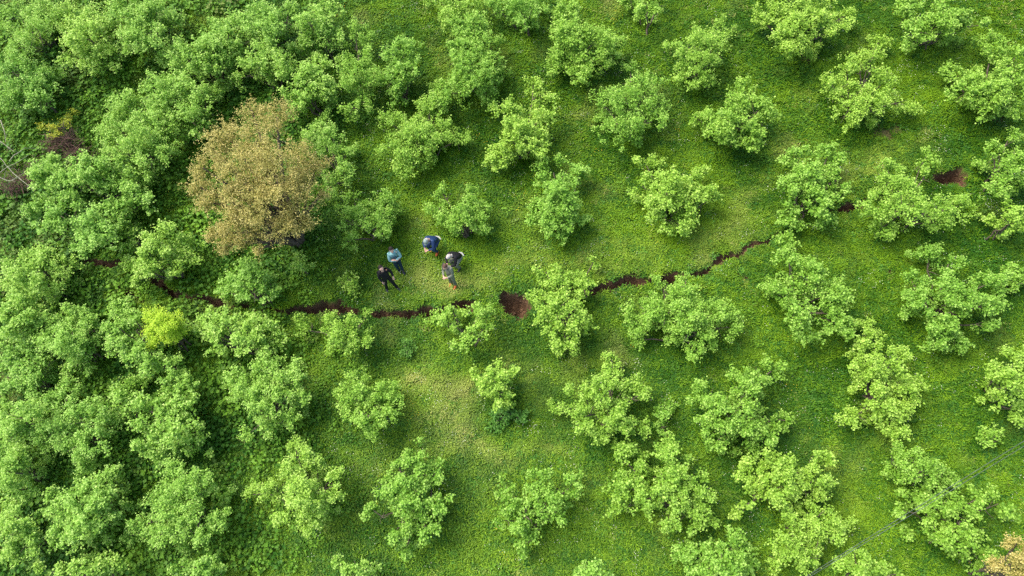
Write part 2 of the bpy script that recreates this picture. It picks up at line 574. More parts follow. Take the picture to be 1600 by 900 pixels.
def bush(label, pxlobes, mat='hazel', name='hazel_bush', cat='bush', group='hazel bushes of the orchard',
         zlow=0.75, zhigh=1.75, zmid=1.35, seed=None, leaf_kw=None, stem_kw=None, rscale=1.14):
    """one bush from crown lobes given as (photo x, photo y, radius px)"""
    rg = np.random.default_rng(seed if seed is not None else abs(int(pxlobes[0][0] * 131 + pxlobes[0][1] * 17)))
    L = np.array(pxlobes, float)
    wgt = L[:, 2] ** 2
    c = (L[:, :2] * wgt[:, None]).sum(0) / wgt.sum()
    dist = np.hypot(*(L[:, :2] - c).T)
    far = max(dist.max(), 1e-3)
    if name == 'hazel_bush' and far + L[:, 2].mean() < 36:           # young plants stay low
        zlow, zhigh, zmid = zlow * 0.5, zhigh * 0.5, zmid * 0.5
    bx, by = at(c[0], c[1], zmid)
    bz = float(ground_z(bx, by))
    lobes = []
    for (px, py, r), d in zip(pxlobes, dist):
        z = zhigh - (zhigh - zlow) * (d / far) ** 1.3 + rg.normal() * 0.10
        if len(pxlobes) == 1:
            z = zhigh
        dz = bz - SLOPE * by
        x, y = at(px, py, z + dz)
        depth = (CAM_H - z - bz) * CT + y * ST
        lobes.append((x - bx, y - by, z + SLOPE * (y - by), r * rscale * depth / FPX))
    # inner clumps keep the crown closed above its stems
    A = np.array(lobes)
    for q in range(max(1, len(lobes) // 2) if len(lobes) > 2 else 0):
        i, j = rg.integers(0, len(A), 2)
        m_ = (A[i] + A[j]) / 2 * 0.8 + np.append(A[:, :3].mean(0), A[:, 3].mean()) * 0.2
        if np.hypot(*(A[:, :2] - m_[:2]).T).min() < A[:, 3].mean() * 1.1:
            lobes.append((m_[0], m_[1], m_[2] - 0.15, A[:, 3].mean() * 0.95))
    # suckers and low shoots from the stool, close to the ground
    skirt = []
    if name == 'hazel_bush':
        for q in range(max(2, len(A) // 2)):
            a_ = rg.uniform(0, 2 * math.pi)
            rr_ = far / PXM * rg.uniform(0.15, 0.6)
            x_, y_ = rr_ * math.cos(a_), rr_ * math.sin(a_) + 0.2
            skirt.append((x_, y_, rg.uniform(0.3, 0.7) + SLOPE * y_, A[:, 3].mean() * rg.uniform(0.6, 0.9)))
    BASES.append((bx, by, far / PXM))
    root = empty(name, (bx, by, bz))
    tag(root, label, cat, group)
    kw = dict(leaf=rg.uniform(0.074, 0.096), shoots=int(rg.uniform(62, 92)), clumps=int(rg.uniform(10, 17)), up=rg.uniform(0.6, 0.9))
    kw.update(leaf_kw or {})
    crown_object('crown', lobes + skirt, M[mat], root, rg, **kw)
    stems_object(lobes, M['bark'], root, rg, **(stem_kw or {}))
    return root


# ------------------------------------------------------------------ the bushes, from the top right of the orchard down
BUSHES = [
 # top edge
 ('low hazel bush cut by the top edge directly above the tall oblong crown', [(690,5,22),(725,12,26),(700,22,16)]),
 ('hazel bush cut by the top edge between the tall crown and the wide one', [(775,8,20),(815,15,26),(840,5,22)]),
 ('sparse little hazel bush at the top edge right of the wide crown', [(985,0,16),(1010,12,18),(1030,3,14)]),
 ('tall oblong hazel bush below the top edge, long crown slanting to the lower left', [(735,50,30),(760,82,28),(735,110,33),(705,145,28),(762,115,22),(770,155,18),(715,80,20)]),
 ('wide hazel bush near top centre with a side arm reaching right', [(886,25,26),(890,55,28),(925,70,30),(915,112,24),(868,98,20),(962,68,18),(950,90,16)]),
 ('rounded full hazel bush right of the gapped crown, dark shade below it', [(1010,133,24),(978,155,28),(940,158,18),(960,197,26),(1010,187,26),(980,215,22),(985,106,14),(1022,165,20)]),
 ('hazel bush with a dark gap in its crown and a tail to the lower left', [(833,133,16),(795,175,22),(852,172,24),(815,205,28),(840,227,22),(780,247,18),(800,220,20),(760,250,10)]),
 ('loose sprawling hazel bush with crown of several lobes above the crouching man in blue', [(672,173,24),(610,193,24),(650,222,32),(690,207,22),(722,213,18),(643,258,24),(610,225,20),(680,150,18)]),
 ('narrow upright hazel clump between the tan tree and the sprawling lobed bush', [(556,60,24),(556,90,24),(556,118,28),(563,155,22),(540,180,16)]),
 ('round hazel bush leaning against the narrow clump near the top', [(626,90,28),(612,120,22),(645,110,18),(617,153,16)]),
 ('upright hazel bush in the open middle right of the crouching man in blue', [(865,270,26),(905,275,18),(880,305,28),(870,335,28),(865,365,20),(900,340,18),(832,340,12)]),
 ('slim hazel bush with two lobes, first of the row right of the wide top bush', [(1126,45,18),(1062,70,18),(1090,75,28),(1110,60,22),(1085,115,26),(1100,130,18),(1125,75,14)]),
 ('broad hazel bush standing alone right of centre above the narrow fissure', [(1010,258,18),(1003,290,23),(1045,295,30),(1090,295,26),(1055,335,30),(1030,325,20),(1112,310,18),(1060,362,16),(1095,264,12)]),
 ('large hazel bush at the top edge with bare brown soil under it', [(1206,20,22),(1266,17,26),(1246,47,26),(1300,50,22),(1280,20,24),(1232,72,20),(1186,30,14),(1320,25,16)]),
 ('hazel bush at the top edge second from the right corner, small tail to the right', [(1420,13,24),(1476,13,26),(1432,50,22),(1466,37,22),(1530,40,12),(1505,30,12)]),
 ('many-lobed hazel bush in upper right with a thin spire at its top', [(1373,63,16),(1322,103,22),(1300,133,20),(1376,133,28),(1326,167,26),(1360,157,24),(1412,163,20),(1327,190,16),(1362,90,18)]),
 ('big hazel bush on the right edge above the brown hole', [(1550,70,24),(1486,113,18),(1515,140,26),(1550,140,24),(1583,123,24),(1540,163,22),(1580,167,22),(1586,90,20)]),
 ('hazel bush with a branch stretching left, between the slim and many-lobed ones', [(1156,143,20),(1110,187,18),(1190,167,22),(1142,187,26),(1165,205,26),(1125,205,18),(1173,225,16),(1150,165,22),(1085,182,10)]),
 ('pale hazel bush with forked top, left of the small dark slit', [(1243,245,18),(1292,247,22),(1266,275,26),(1310,280,18),(1235,300,20),(1275,315,26),(1235,335,18),(1290,340,18),(1250,352,12)]),
 ('wide low hazel bush just left of and below the brown hole', [(1386,265,20),(1450,240,12),(1450,262,18),(1370,325,26),(1415,330,28),(1460,332,26),(1500,322,22),(1375,358,18),(1403,298,22),(1470,352,16),(1430,300,14)]),
 ('hazel bush at the right edge just right of the brown hole', [(1580,213,16),(1550,238,16),(1583,247,24),(1562,285,22),(1590,290,18)]),
 ('small hazel clump at the right edge below the brown hole', [(1578,325,18),(1586,345,20),(1560,350,12)]),
 ('spreading hazel bush right below the narrow fissure, twigs hanging over it', [(1025,438,12),(1000,480,20),(1003,503,24),(1030,487,26),(993,530,14),(1066,463,24),(1072,490,28),(1115,487,24),(1086,520,26),(1140,485,20),(1140,512,20),(1085,548,16),(1110,530,18),(1072,432,8)]),
 ('hazel bush right of the fissure end with narrow neck at its top', [(1226,378,18),(1235,412,22),(1262,430,24),(1215,460,20),(1300,458,24),(1240,487,26),(1298,493,24),(1255,520,22),(1313,507,22)]),
 ('very wide hazel bush in the right middle with a shaded hollow inside', [(1450,403,22),(1425,440,20),(1482,413,16),(1440,475,20),(1500,457,26),(1540,445,24),(1492,487,22),(1543,475,22),(1475,520,24),(1543,512,16),(1495,540,18),(1460,540,14)]),
 ('small hazel clump on the right edge beside the very wide bush', [(1586,425,18),(1570,445,14),(1595,445,16)]),
 ('ragged hazel bush of a long vertical chain of lobes right of centre', [(1350,517,18),(1366,540,24),(1385,570,26),(1405,557,16),(1352,580,18),(1440,598,14),(1366,610,22),(1416,613,22),(1332,657,20),(1380,637,22),(1400,673,20),(1410,640,16)]),
 ('hazel bush cut by the right edge above the overhead cables', [(1558,583,18),(1588,560,20),(1578,600,24),(1590,640,20),(1565,625,16)]),
 ('tiny hazel sapling beside the overhead cables near the right edge', [(1545,687,16),(1556,674,10)]),
 ('hazel bush of clustered lobes directly below the spreading one by the fissure', [(1165,590,24),(1205,580,20),(1100,620,24),(1176,613,22),(1132,643,26),(1106,667,20),(1192,677,22),(1166,653,24),(1226,657,12),(1120,690,18),(1182,697,14)]),
 ('upper of the two large merging hazel bushes at lower right', [(1183,743,24),(1226,727,26),(1280,720,22),(1176,775,22),(1220,760,26),(1273,750,24),(1290,770,16),(1152,796,12)]),
 ('lower of the two large merging hazel bushes at lower right', [(1226,820,26),(1283,803,28),(1230,853,26),(1293,827,24),(1325,820,16),(1260,870,24),(1215,880,18)]),
 ('hazel bush cut by the bottom edge left of the two merging ones', [(1080,873,24),(1143,857,22),(1133,885,24),(1096,892,22),(1166,877,20),(1070,860,14)]),
 ('hazel bush cut by the bottom edge right of the two merging ones', [(1340,880,22),(1320,893,20),(1366,893,20),(1400,897,12)]),
 ('flat hazel bush just above the cables at lower right', [(1400,727,22),(1443,735,24),(1486,737,20),(1415,707,16)]),
 ('large hazel bush of many arms lying under the overhead cables', [(1430,773,20),(1410,797,16),(1466,790,22),(1500,787,24),(1526,780,18),(1560,787,22),(1460,837,20),(1496,847,24),(1526,857,22),(1503,873,16),(1510,820,14),(1525,888,16)]),
 ('wide hazel bush with ragged left edge at bottom, right of the gapped round one', [(970,707,20),(1046,713,26),(973,763,24),(1010,780,24),(1046,747,24),(966,797,16),(1060,765,20),(1085,760,20),(1100,787,18),(1080,810,20),(1053,815,18),(1110,815,16),(990,735,18)]),
 ('hazel bush below the pit and fissure with small offshoot at its top', [(870,635,14),(906,620,24),(943,612,24),(916,650,22),(966,650,26),(940,670,18),(1000,617,16),(993,667,18),(960,585,18),(955,560,10),(985,600,16)]),
 ('thin small hazel shoot clump right of the bush with top offshoot', [(1040,643,12),(1033,670,10),(1048,632,8)]),
 ('round hazel bush with dark gaps at the bottom centre of the meadow', [(790,760,16),(843,750,20),(893,757,20),(800,787,18),(853,787,24),(880,807,18),(816,813,20),(780,813,10),(826,840,18),(816,858,14),(860,768,18)]),
 ('diamond-shaped hazel bush at the bottom left of the open meadow', [(653,720,22),(620,720,10),(680,740,20),(633,760,26),(606,773,20),(646,800,26),(686,793,20),(583,797,14),(620,827,22),(666,827,20),(633,860,16)]),
 ('compact round hazel bush left of the pale dry grass below the people', [(553,620,24),(600,620,24),(576,653,24),(606,650,20),(553,660,18),(583,677,14),(532,615,14),(558,594,18)]),
 ('small hazel bush in the middle of the meadow below the brown pit', [(745,588,12),(787,580,18),(770,595,18),(780,615,18),(786,630,12)]),
 ('thin hazel bush straddling the fissure directly left of the brown pit', [(680,500,14),(700,504,16),(745,486,16),(760,503,16),(725,535,18),(742,523,14),(762,484,10),(705,482,7)]),
 ('tall hazel bush immediately right of the brown pit', [(853,425,20),(880,437,22),(920,437,16),(927,410,10),(838,465,16),(866,475,24),(846,495,20),(893,487,24),(910,510,18),(883,528,22),(870,515,20),(895,543,12)]),
 ('hazel bush below the fissure at left, under the man in black', [(468,510,15),(512,502,15),(545,513,22),(525,532,22),(565,530,18),(575,487,9),(545,545,14)]),
 ('low light hazel shoots on the grass left of the man in black', [(545,435,12),(553,455,12),(532,440,8)]),
 ('loose hazel bush just above the crouching man in blue', [(668,325,9),(685,325,15),(693,345,14),(720,335,18),(747,343,18),(753,360,12),(709,352,13),(733,320,16),(760,320,12),(690,300,13),(740,303,13)]),
 ('hazel bush between the tan tree and the man in the teal shirt', [(553,317,24),(606,310,20),(586,348,24),(550,343,24),(600,362,16),(543,378,16),(614,337,14)]),
]
BUSHES_LEFT = [
 # dense left part of the orchard
 ('hazel bush in the extreme top left corner', [(20,20,26),(55,45,28),(30,75,26),(80,25,24),(60,8,22)]),
 ('hazel bush second from the top left corner along the top edge', [(115,30,28),(140,60,28),(120,85,24),(160,90,26),(150,35,24)]),
 ('hazel bush third from the top left corner along the top edge', [(200,20,28),(225,50,28),(245,20,24),(205,60,22),(270,35,20)]),
 ('hazel bush on the left edge above the bare pale branches', [(30,120,28),(60,145,26),(20,160,24),(75,120,22),(10,100,20)]),
 ('long hazel bush rising towards the top edge left of the tan tree', [(300,90,28),(270,85,22),(335,65,28),(290,115,26),(325,100,24),(360,45,26),(355,85,24)]),
 ('hazel bush at the top edge right above the tan tree', [(400,30,26),(425,45,24),(450,25,22),(390,58,22)]),
 ('hazel bush directly touching the top of the tan tree', [(400,90,24),(435,108,26),(415,72,20),(445,82,20),(380,115,22)]),
 ('hazel bush at the upper right shoulder of the tan tree', [(467,140,24),(483,118,22),(505,135,20),(470,165,18),(500,105,18)]),
 ('hazel bush at the top edge left of the narrow upright clump', [(485,35,24),(510,20,22),(515,60,20),(480,70,20)]),
 ('broad hazel bush filling the space upper left of the tan tree', [(200,165,28),(250,140,28),(300,140,26),(240,187,28),(293,183,28),(317,160,24),(335,142,20)]),
 ('hazel bush left of the tan tree below the broad one', [(217,213,28),(183,200,26),(267,205,26),(233,238,26),(200,240,26),(180,225,22),(258,225,20)]),
 ('hazel bush at the far left just right of the bare pale branches', [(75,253,22),(110,283,28),(77,283,26),(150,270,26),(195,287,26),(130,258,20),(230,278,20)]),
 ('hazel bush peeping out right of the tan tree', [(500,187,18),(485,213,18),(520,217,20),(535,240,16),(523,290,20),(540,268,16)]),
 ('hazel bush above the left end of the fissure', [(100,333,28),(150,355,28),(207,320,28),(133,383,20),(83,355,24),(180,335,26),(60,320,20)]),
 ('hazel bush hanging over the left fissure below the tan tree', [(200,370,22),(253,377,26),(233,403,24),(283,412,20),(205,418,18),(293,387,20),(212,438,13)]),
 ('hazel bush on the fissure bank right below the tan tree', [(366,440,22),(400,427,22),(424,447,20),(360,458,14),(393,455,20),(385,420,18)]),
 ('hazel bush below the fissure right of the lime bush', [(322,494,16),(350,507,22),(400,510,22),(335,533,20),(383,533,24),(428,530,20),(308,515,13)]),
 ('tiny hazel shoot in the grass below the tan tree', [(470,413,14),(464,400,9)]),
 ('hazel bush at the left edge beside the left end of the fissure', [(50,427,28),(90,412,24),(27,450,24),(83,447,24),(33,417,22),(60,402,20)]),
 ('hazel bush at the left edge below the fissure end', [(33,480,26),(20,505,24),(66,507,26),(45,495,22),(8,530,20)]),
 ('hazel bush two bushes left of the lime one', [(117,497,24),(87,527,26),(140,507,22),(107,540,26),(143,547,22),(120,572,20),(70,535,20)]),
 ('hazel bush at the left edge left of the lime bush row, lower one', [(30,560,26),(60,575,24),(10,590,24),(45,600,20)]),
 ('hazel bush wrapping around the left side of the lime bush', [(187,483,18),(187,513,20),(180,535,20),(207,550,20),(210,498,12),(233,567,18),(262,580,22),(288,582,14)]),
 ('hazel bush above the oblong one in the lower left, below the fissure bank', [(400,627,24),(417,573,24),(375,590,22),(460,583,22),(440,605,24),(383,604,22),(417,640,22),(470,620,14),(388,678,14),(450,655,18)]),
 ('big hazel bush below the lime bush', [(200,617,28),(283,617,28),(233,643,28),(293,635,22),(273,670,26),(300,680,22),(233,687,22),(305,703,18),(245,710,20)]),
 ('hazel bush left of the big one below the lime bush', [(100,620,28),(133,650,28),(83,667,28),(67,690,20),(117,697,22),(143,690,24),(165,660,22),(130,722,18)]),
 ('hazel bush on the left edge in the lower third', [(30,650,26),(20,673,24),(55,640,20),(5,630,18)]),
 ('hazel bush on the left edge in the bottom quarter', [(10,735,24),(5,705,20),(30,765,22),(30,720,18)]),
 ('hazel bush second from left edge in the bottom quarter', [(167,750,22),(143,780,28),(110,787,26),(83,787,20),(133,813,28),(110,833,24),(153,807,24),(85,840,18),(180,738,12)]),
 ('hazel bush third from left edge in the bottom quarter', [(277,740,22),(300,757,26),(260,773,26),(300,787,28),(267,807,26),(310,813,28),(217,820,16),(200,837,13),(345,807,18),(313,838,22),(250,830,22)]),
 ('hazel bush near the bottom left corner', [(20,827,24),(42,840,24),(25,865,20),(8,800,20)]),
 ('hazel bush on the bottom edge right of the left corner', [(150,887,20),(183,885,18),(127,893,18),(60,892,16),(95,895,14)]),
 ('small hazel bush on the bottom edge below the third large one', [(283,885,14),(317,892,16),(345,896,12)]),
 ('large hazel bush at lower left bordering the open meadow', [(457,740,22),(417,767,22),(477,777,28),(395,773,14),(450,800,24),(500,790,24),(483,813,22),(467,718,18),(520,760,20),(528,738,14),(495,715,16),(460,697,16)]),
 ('small hazel bush on the bottom edge below the diamond-shaped one', [(527,880,11),(550,890,16),(583,892,12)]),
 ('small hazel bush on the bottom edge at centre', [(926,893,18),(905,897,12),(950,898,10)]),
]
for lab, lob in BUSHES:
    bush(lab, lob)
for lab, lob in BUSHES_LEFT:
    n_ = len(lob)
    bush(lab, lob, 'hazel_sky_sheen', zlow=0.95, zhigh=2.1, zmid=1.6)

bush('dim dark green sapling in the grass below the fissure', [(632,540,14)], 'hazel_dark', 'sapling', 'sapling', None, zhigh=0.4, zmid=0.4, leaf_kw=dict(leaf=0.07, shoot_len=0.2))
bush('dark green low shrub with broad leaves under the small meadow hazel', [(775,655,15),(812,655,12),(795,645,14)], 'hazel_dark', 'low_shrub', 'shrub', None, zlow=0.3, zhigh=0.5, zmid=0.4, leaf_kw=dict(leaf=0.09, shoot_len=0.2))
bush('glowing lime yellow round bush among the green ones at left', [(242,503,20),(272,520,19),(246,528,18),(264,498,17),(255,514,22)], 'lime', 'lime_bush', 'bush', None,
     zlow=1.6, zhigh=2.1, zmid=1.8, leaf_kw=dict(leaf=0.06, shoots=200, per=14, shoot_len=0.2, low=-0.3, clumps=22))
bush('yellow flowering shrub at far left above the dead brown brush', [(72,205,13),(88,205,12),(106,177,12),(66,192,9),(100,190,8)], 'yellow', 'yellow_shrub', 'shrub', None,
     zlow=0.8, zhigh=1.1, zmid=1.0, leaf_kw=dict(leaf=0.06, shoots=60, per=8, shoot_len=0.2))

# ------------------------------------------------------------------ tan trees
bush('large tan brown tree in young leaf, the only one left of the people',
     [(393,172,20),(433,182,26),(353,210,27),(400,220,34),(335,236,25),(367,262,32),(427,256,36),(467,243,26),(493,256,21),(317,262,20),
      (467,286,28),(312,293,20),(325,315,24),(400,318,34),(467,320,28),(367,343,26),(478,352,20),(338,365,18),(383,378,18),(440,355,24),
      (345,388,12),(405,390,11),(503,300,13),(440,300,24),(360,300,24)],
     'tan', 'tan_tree', 'tree', None, zlow=3.0, zhigh=5.0, zmid=3.8,
     leaf_kw=dict(leaf=0.058, shoots=112, per=13, shoot_len=0.34, up=0.35, clumps=30), stem_kw=dict(base_r=0.11, spread=0.2, twigs=6))
bush('tan brown tree crown poking into the bottom right corner',
     [(1588,850,16),(1562,884,16),(1592,885,22),(1620,870,26),(1610,905,26)], 'tan', 'tan_tree', 'tree', None,
     zlow=2.4, zhigh=3.2, zmid=2.8, leaf_kw=dict(leaf=0.065, shoots=130, per=10, shoot_len=0.28, up=0.35), stem_kw=dict(base_r=0.07))

# ------------------------------------------------------------------ ground cover
def tuft_mesh(name, kind, seed, mat):
    rg = np.random.default_rng(seed)
    if kind == 'grass':
        n = 34
        a = rg.uniform(0, 2 * np.pi, n)
        rr = 0.15 * np.sqrt(rg.random(n))
        b = rg.uniform(0, 2 * np.pi, n)
        base = np.stack([rr * np.cos(a), rr * np.sin(a), np.zeros(n)], -1)
        dirh = np.stack([np.cos(b), np.sin(b), np.zeros(n)], -1)
        side = np.stack([-np.sin(b), np.cos(b), np.zeros(n)], -1)
        h = rg.uniform(0.05, 0.13, n)[:, None]
        ln = rg.uniform(0.05, 0.16, n)[:, None]
        w = rg.uniform(0.006, 0.014, n)[:, None]
        up = np.array([0, 0, 1.0])
        p1 = base + up * h * 0.75 + dirh * ln * 0.35
        p2 = base + up * h * rg.uniform(0.6, 1.1, (n, 1)) + dirh * ln
        V = np.stack([base - side * w, base + side * w, p1 + side * w, p1 - side * w, p2], 1).reshape(-1, 3)
        o = np.arange(n)[:, None] * 5
        loops, sizes = [], []
        for k in range(n):
            loops += [5 * k, 5 * k + 1, 5 * k + 2, 5 * k + 3, 5 * k + 3, 5 * k + 2, 5 * k + 4]
            sizes += [4, 3]
        return mesh_np(name, V, loops, np.array(sizes, np.int32), mat)
    if kind in ('clover', 'weed'):
        n, rad, hz, sz = (40, 0.17, 0.10, 0.048) if kind == 'clover' else (44, 0.24, 0.34, 0.075)
        a = rg.uniform(0, 2 * np.pi, n)
        rr = rad * np.sqrt(rg.random(n))
        pos = np.stack([rr * np.cos(a), rr * np.sin(a), hz * rg.uniform(0.25, 1.0, n) * (1 - 0.4 * rr / rad)], -1)
        nrm = np.array([0, 0, 1.0]) + rg.normal(size=(n, 3)) * 0.45
        V, F = leaf_cloud(pos, nrm, rg.normal(size=(n, 3)), sz * rg.uniform(0.7, 1.5, n), rg)
        return mesh_np(name, V, F, 3, mat)
    # a few flower heads
    n = 5
    a = rg.uniform(0, 2 * np.pi, n)
    rr = 0.16 * np.sqrt(rg.random(n))
    V, F, base = [], [], 0
    loops, sizes = [], []
    for k in range(n):
        c = np.array([rr[k] * math.cos(a[k]), rr[k] * math.sin(a[k]), rg.uniform(0.09, 0.16)])
        m_ = 6
        s = rg.uniform(0.008, 0.013)
        for j in range(m_):
            t = 2 * math.pi * j / m_
            V.append(c + s * np.array([math.cos(t), math.sin(t), 0.25 * (j % 2)]))
        V.append(c + np.array([0, 0, 0.006]))
        for j in range(m_):
            loops += [base + j, base + (j + 1) % m_, base + m_]
            sizes.append(3)
        base += m_ + 1
    return mesh_np(name, np.array(V), loops, np.array(sizes, np.int32), mat)


def scatter(name, kind, mat, pts, scale, tint, dry, label, cat, variants=4):
    coll = bpy.data.collections.new(name + '_tufts')
    for k in range(variants):
        coll.objects.link(bpy.data.objects.new(name + '_tuft', tuft_mesh(name + '_tuft', kind, 50 + k * 7, mat)))
    me = bpy.data.meshes.new(name)
    me.vertices.add(len(pts))
    me.vertices.foreach_set('co', pts.astype(np.float32).ravel())
    for an, av in (('tint', tint), ('dry', dry), ('size', scale), ('turn', rng.uniform(0, 6.283, len(pts)))):
        t_ = me.attributes.new(an, 'FLOAT', 'POINT')
        t_.data.foreach_set('value', np.asarray(av, np.float32))
    o = link(bpy.data.objects.new(name, me))
    tag(o, label, cat, kind='stuff')
    ng = bpy.data.node_groups.new(name + '_spread', 'GeometryNodeTree')
    ng.interface.new_socket('Geometry', in_out='INPUT', socket_type='NodeSocketGeometry')
    ng.interface.new_socket('Geometry', in_out='OUTPUT', socket_type='NodeSocketGeometry')
    n, l = ng.nodes, ng.links
    gi, go = n.new('NodeGroupInput'), n.new('NodeGroupOutput')
    ci = n.new('GeometryNodeCollectionInfo')
    ci.inputs['Collection'].default_value = coll
    ci.inputs['Separate Children'].default_value = True
    ci.inputs['Reset Children'].default_value = True
    iop = n.new('GeometryNodeInstanceOnPoints')
    iop.inputs['Pick Instance'].default_value = True
    sa = n.new('GeometryNodeInputNamedAttribute')
    sa.data_type = 'FLOAT'
    sa.inputs['Name'].default_value = 'size'
    ra = n.new('GeometryNodeInputNamedAttribute')
    ra.data_type = 'FLOAT'
    ra.inputs['Name'].default_value = 'turn'
    cx = n.new('ShaderNodeCombineXYZ')
    l.new(ra.outputs['Attribute'], cx.inputs['Z'])
    l.new(gi.outputs[0], iop.inputs['Points'])
    l.new(ci.outputs[0], iop.inputs['Instance'])
    l.new(sa.outputs['Attribute'], iop.inputs['Scale'])
    l.new(cx.outputs[0], iop.inputs['Rotation'])
    l.new(iop.outputs[0], go.inputs[0])
    md = o.modifiers.new('spread', 'NODES')
    md.node_group = ng
    return o


def meadow_points(density, seed):
    rg = np.random.default_rng(seed)
    cor = np.array([unturn(*at(a_, b_)) for a_ in (-70, 1670) for b_ in (-70, 970)])
    (x0, y0), (x1, y1) = cor.min(0), cor.max(0)
    n = int((x1 - x0) * (y1 - y0) * density)
    x, y = turn(rg.uniform(x0, x1, n), rg.uniform(y0, y1, n))
    px, py = photo_px(x, y)
    k = (px > -70) & (px < 1670) & (py > -70) & (py < 970)
    x, y = x[k], y[k]
    d, lip = crack_depth(x, y)
    k = lip > 0.07
    for (bx_, by_, br_) in BARE:
        k &= (np.hypot((x - bx_), (y - by_) * 1.2) > br_ * (0.6 + 0.8 * vnoise(x, y, 0.35, 81))) | (rg.random(len(x)) < 0.12)
    x, y, lip = x[k], y[k], lip[k]
    z = relief(x, y) + np.exp(-(np.clip(lip, 0, 5) / 0.22) ** 2) * 0.05 * (lip < 4)
    return x, y, z, lip, rg


def photo_px(x, y):
    dx, dy, dz = x, y, SLOPE * y - CAM_H
    depth = dy * ST - dz * CT
    up = dy * CT + dz * ST
    u, v = dx / depth, up / depth
    u, v = u * CR - v * SR, v * CR + u * SR
    return 800 + FPX * u, 450 - FPX * v




TRACKS = [[(540, 608), (640, 592), (740, 588), (900, 562), (1000, 560)], [(720, 425), (790, 402), (900, 400), (1000, 392), (1100, 350), (1180, 300), (1240, 262)],
          [(500, 840), (570, 800), (600, 740), (640, 715), (760, 690), (900, 700)], [(640, 420), (700, 450), (780, 430)], [(1180, 345), (1300, 290), (1440, 215)],
          [(900, 372), (1060, 385), (1180, 330)], [(1310, 620), (1300, 720), (1340, 800)]]


def meadow_fields(x, y):
    px, py = photo_px(x, y)
    lush = fbm(x, y, 3.2, 41, 3)                        # clover against grass
    tint = 0.5 + (fbm(x, y, 2.4, 43, 3) - 0.5) * 1.2 + (vnoise(x, y, 0.30, 45) - 0.5) * 0.45 + rng.normal(size=len(x)) * 0.25
    dry = np.clip((fbm(x, y, 1.6, 47, 3) - 0.62) * 4.0, 0, 1) * 0.5
    # worn, drier turf in the open middle and along the lane where the people stand
    for (cx, cy, sx, sy, a) in ((720, 620, 190, 90, .5), (760, 760, 170, 110, .35), (760, 405, 180, 40, .35), (1150, 340, 160, 50, .35),
                                (1000, 400, 130, 25, .4), (720, 585, 130, 22, .5), (1310, 730, 80, 80, .35), (1330, 260, 150, 40, .3)):
        g = np.exp(-((px - cx) / sx) ** 2 - ((py - cy) / sy) ** 2)
        dry = dry + 0.75 * a * g * np.clip(fbm(x, y, 0.9, 53, 2) * 1.7 - 0.45, 0, 1)
        lush = lush - 0.25 * a * g
        tint = tint + 0.35 * a * g
    # faint trodden tracks through the turf
    for tr in TRACKS:
        for (ax, ay), (bx_, by_) in zip(tr[:-1], tr[1:]):
            vx, vy = bx_ - ax, by_ - ay
            t = np.clip(((px - ax) * vx + (py - ay) * vy) / (vx * vx + vy * vy), 0, 1)
            dd = np.hypot(px - ax - vx * t, py - ay - vy * t) + (vnoise(x, y, 0.7, 91) - 0.5) * 22
            g = np.exp(-(dd / 11.0) ** 2)
            dry = dry + 0.42 * g * np.clip(fbm(x, y, 0.7, 93, 2) * 1.8 - 0.35, 0, 1)
            tint = tint + 0.22 * g
            lush = lush - 0.10 * g
    dry = dry + (rng.random(len(x)) < 0.05) * rng.uniform(0.2, 0.8, len(x))
    upper = np.clip((300 - py) / 300, 0, 1) * np.clip((px - 500) / 200, 0, 1)
    lush = lush + 0.10 * upper
    tint = tint - 0.12 * upper
    left = 1 / (1 + np.exp((px - 500) / 40.0))
    skirt = np.zeros(len(x))
    for (bx_, by_, r_) in BASES:
        skirt = np.maximum(skirt, np.exp(-(((x - bx_) ** 2 + (y - by_) ** 2) / (r_ + 0.7) ** 2) ** 1.5))
    skirt *= 0.55 + 0.9 * fbm(x, y, 0.8, 71, 2)
    lush = lush + 0.22 * skirt
    tint = tint - 0.22 * skirt
    dry = dry * (1 - np.clip(skirt, 0, 1))
    return px, py, lush, np.clip(tint, 0, 1.1), np.clip(dry, 0, 0.9), left


x, y, z, lip, rg = meadow_points(95, 101)
px, py, lush, tint, dry, left = meadow_fields(x, y)
k = rg.random(len(x)) < np.clip(1.25 - 1.4 * (lush - 0.35), 0.25, 1)
scatter('grass', 'grass', M['grass'], np.stack([x, y, z - 0.01], -1)[k], rg.uniform(0.75, 1.35, len(x))[k] * (0.75 + 0.5 * lush[k]), tint[k], dry[k],
        'short green meadow grass covering the orchard floor', 'grass')
x, y, z, lip, rg = meadow_points(62, 102)
px, py, lush, tint, dry, left = meadow_fields(x, y)
k = rg.random(len(x)) < np.clip((lush - 0.36) * 4.5, 0.12, 1)
scatter('clover', 'clover', M['clover'], np.stack([x, y, z - 0.01], -1)[k], rg.uniform(0.7, 1.3, len(x))[k], tint[k] * 0.85, dry[k] * 0.4,
        'dark green clover patches in the grass between the bushes', 'clover')
x, y, z, lip, rg = meadow_points(10, 103)
px, py, lush, tint, dry, left = meadow_fields(x, y)
k = rg.random(len(x)) < np.clip(left * 0.95 + (lush - 0.56) * 1.6, 0.0, 1)
near_people = ((px > 560) & (px < 770) & (py > 360) & (py < 470))
k &= ~near_people
scatter('undergrowth', 'weed', M['weed'], np.stack([x, y, z - 0.02], -1)[k], rg.uniform(0.6, 1.5, len(x))[k] * (0.6 + 0.6 * left[k]), tint[k], dry[k],
        'tangled green weeds under the dense bushes on the left', 'undergrowth')
x, y, z, lip, rg = meadow_points(9, 104)
px, py, lush, tint, dry, left = meadow_fields(x, y)
fl = fbm(x, y, 1.5, 61, 2)
k = (rg.random(len(x)) < np.clip((fl - 0.42) * 2, 0.12, 0.6)) & (left < 0.6)
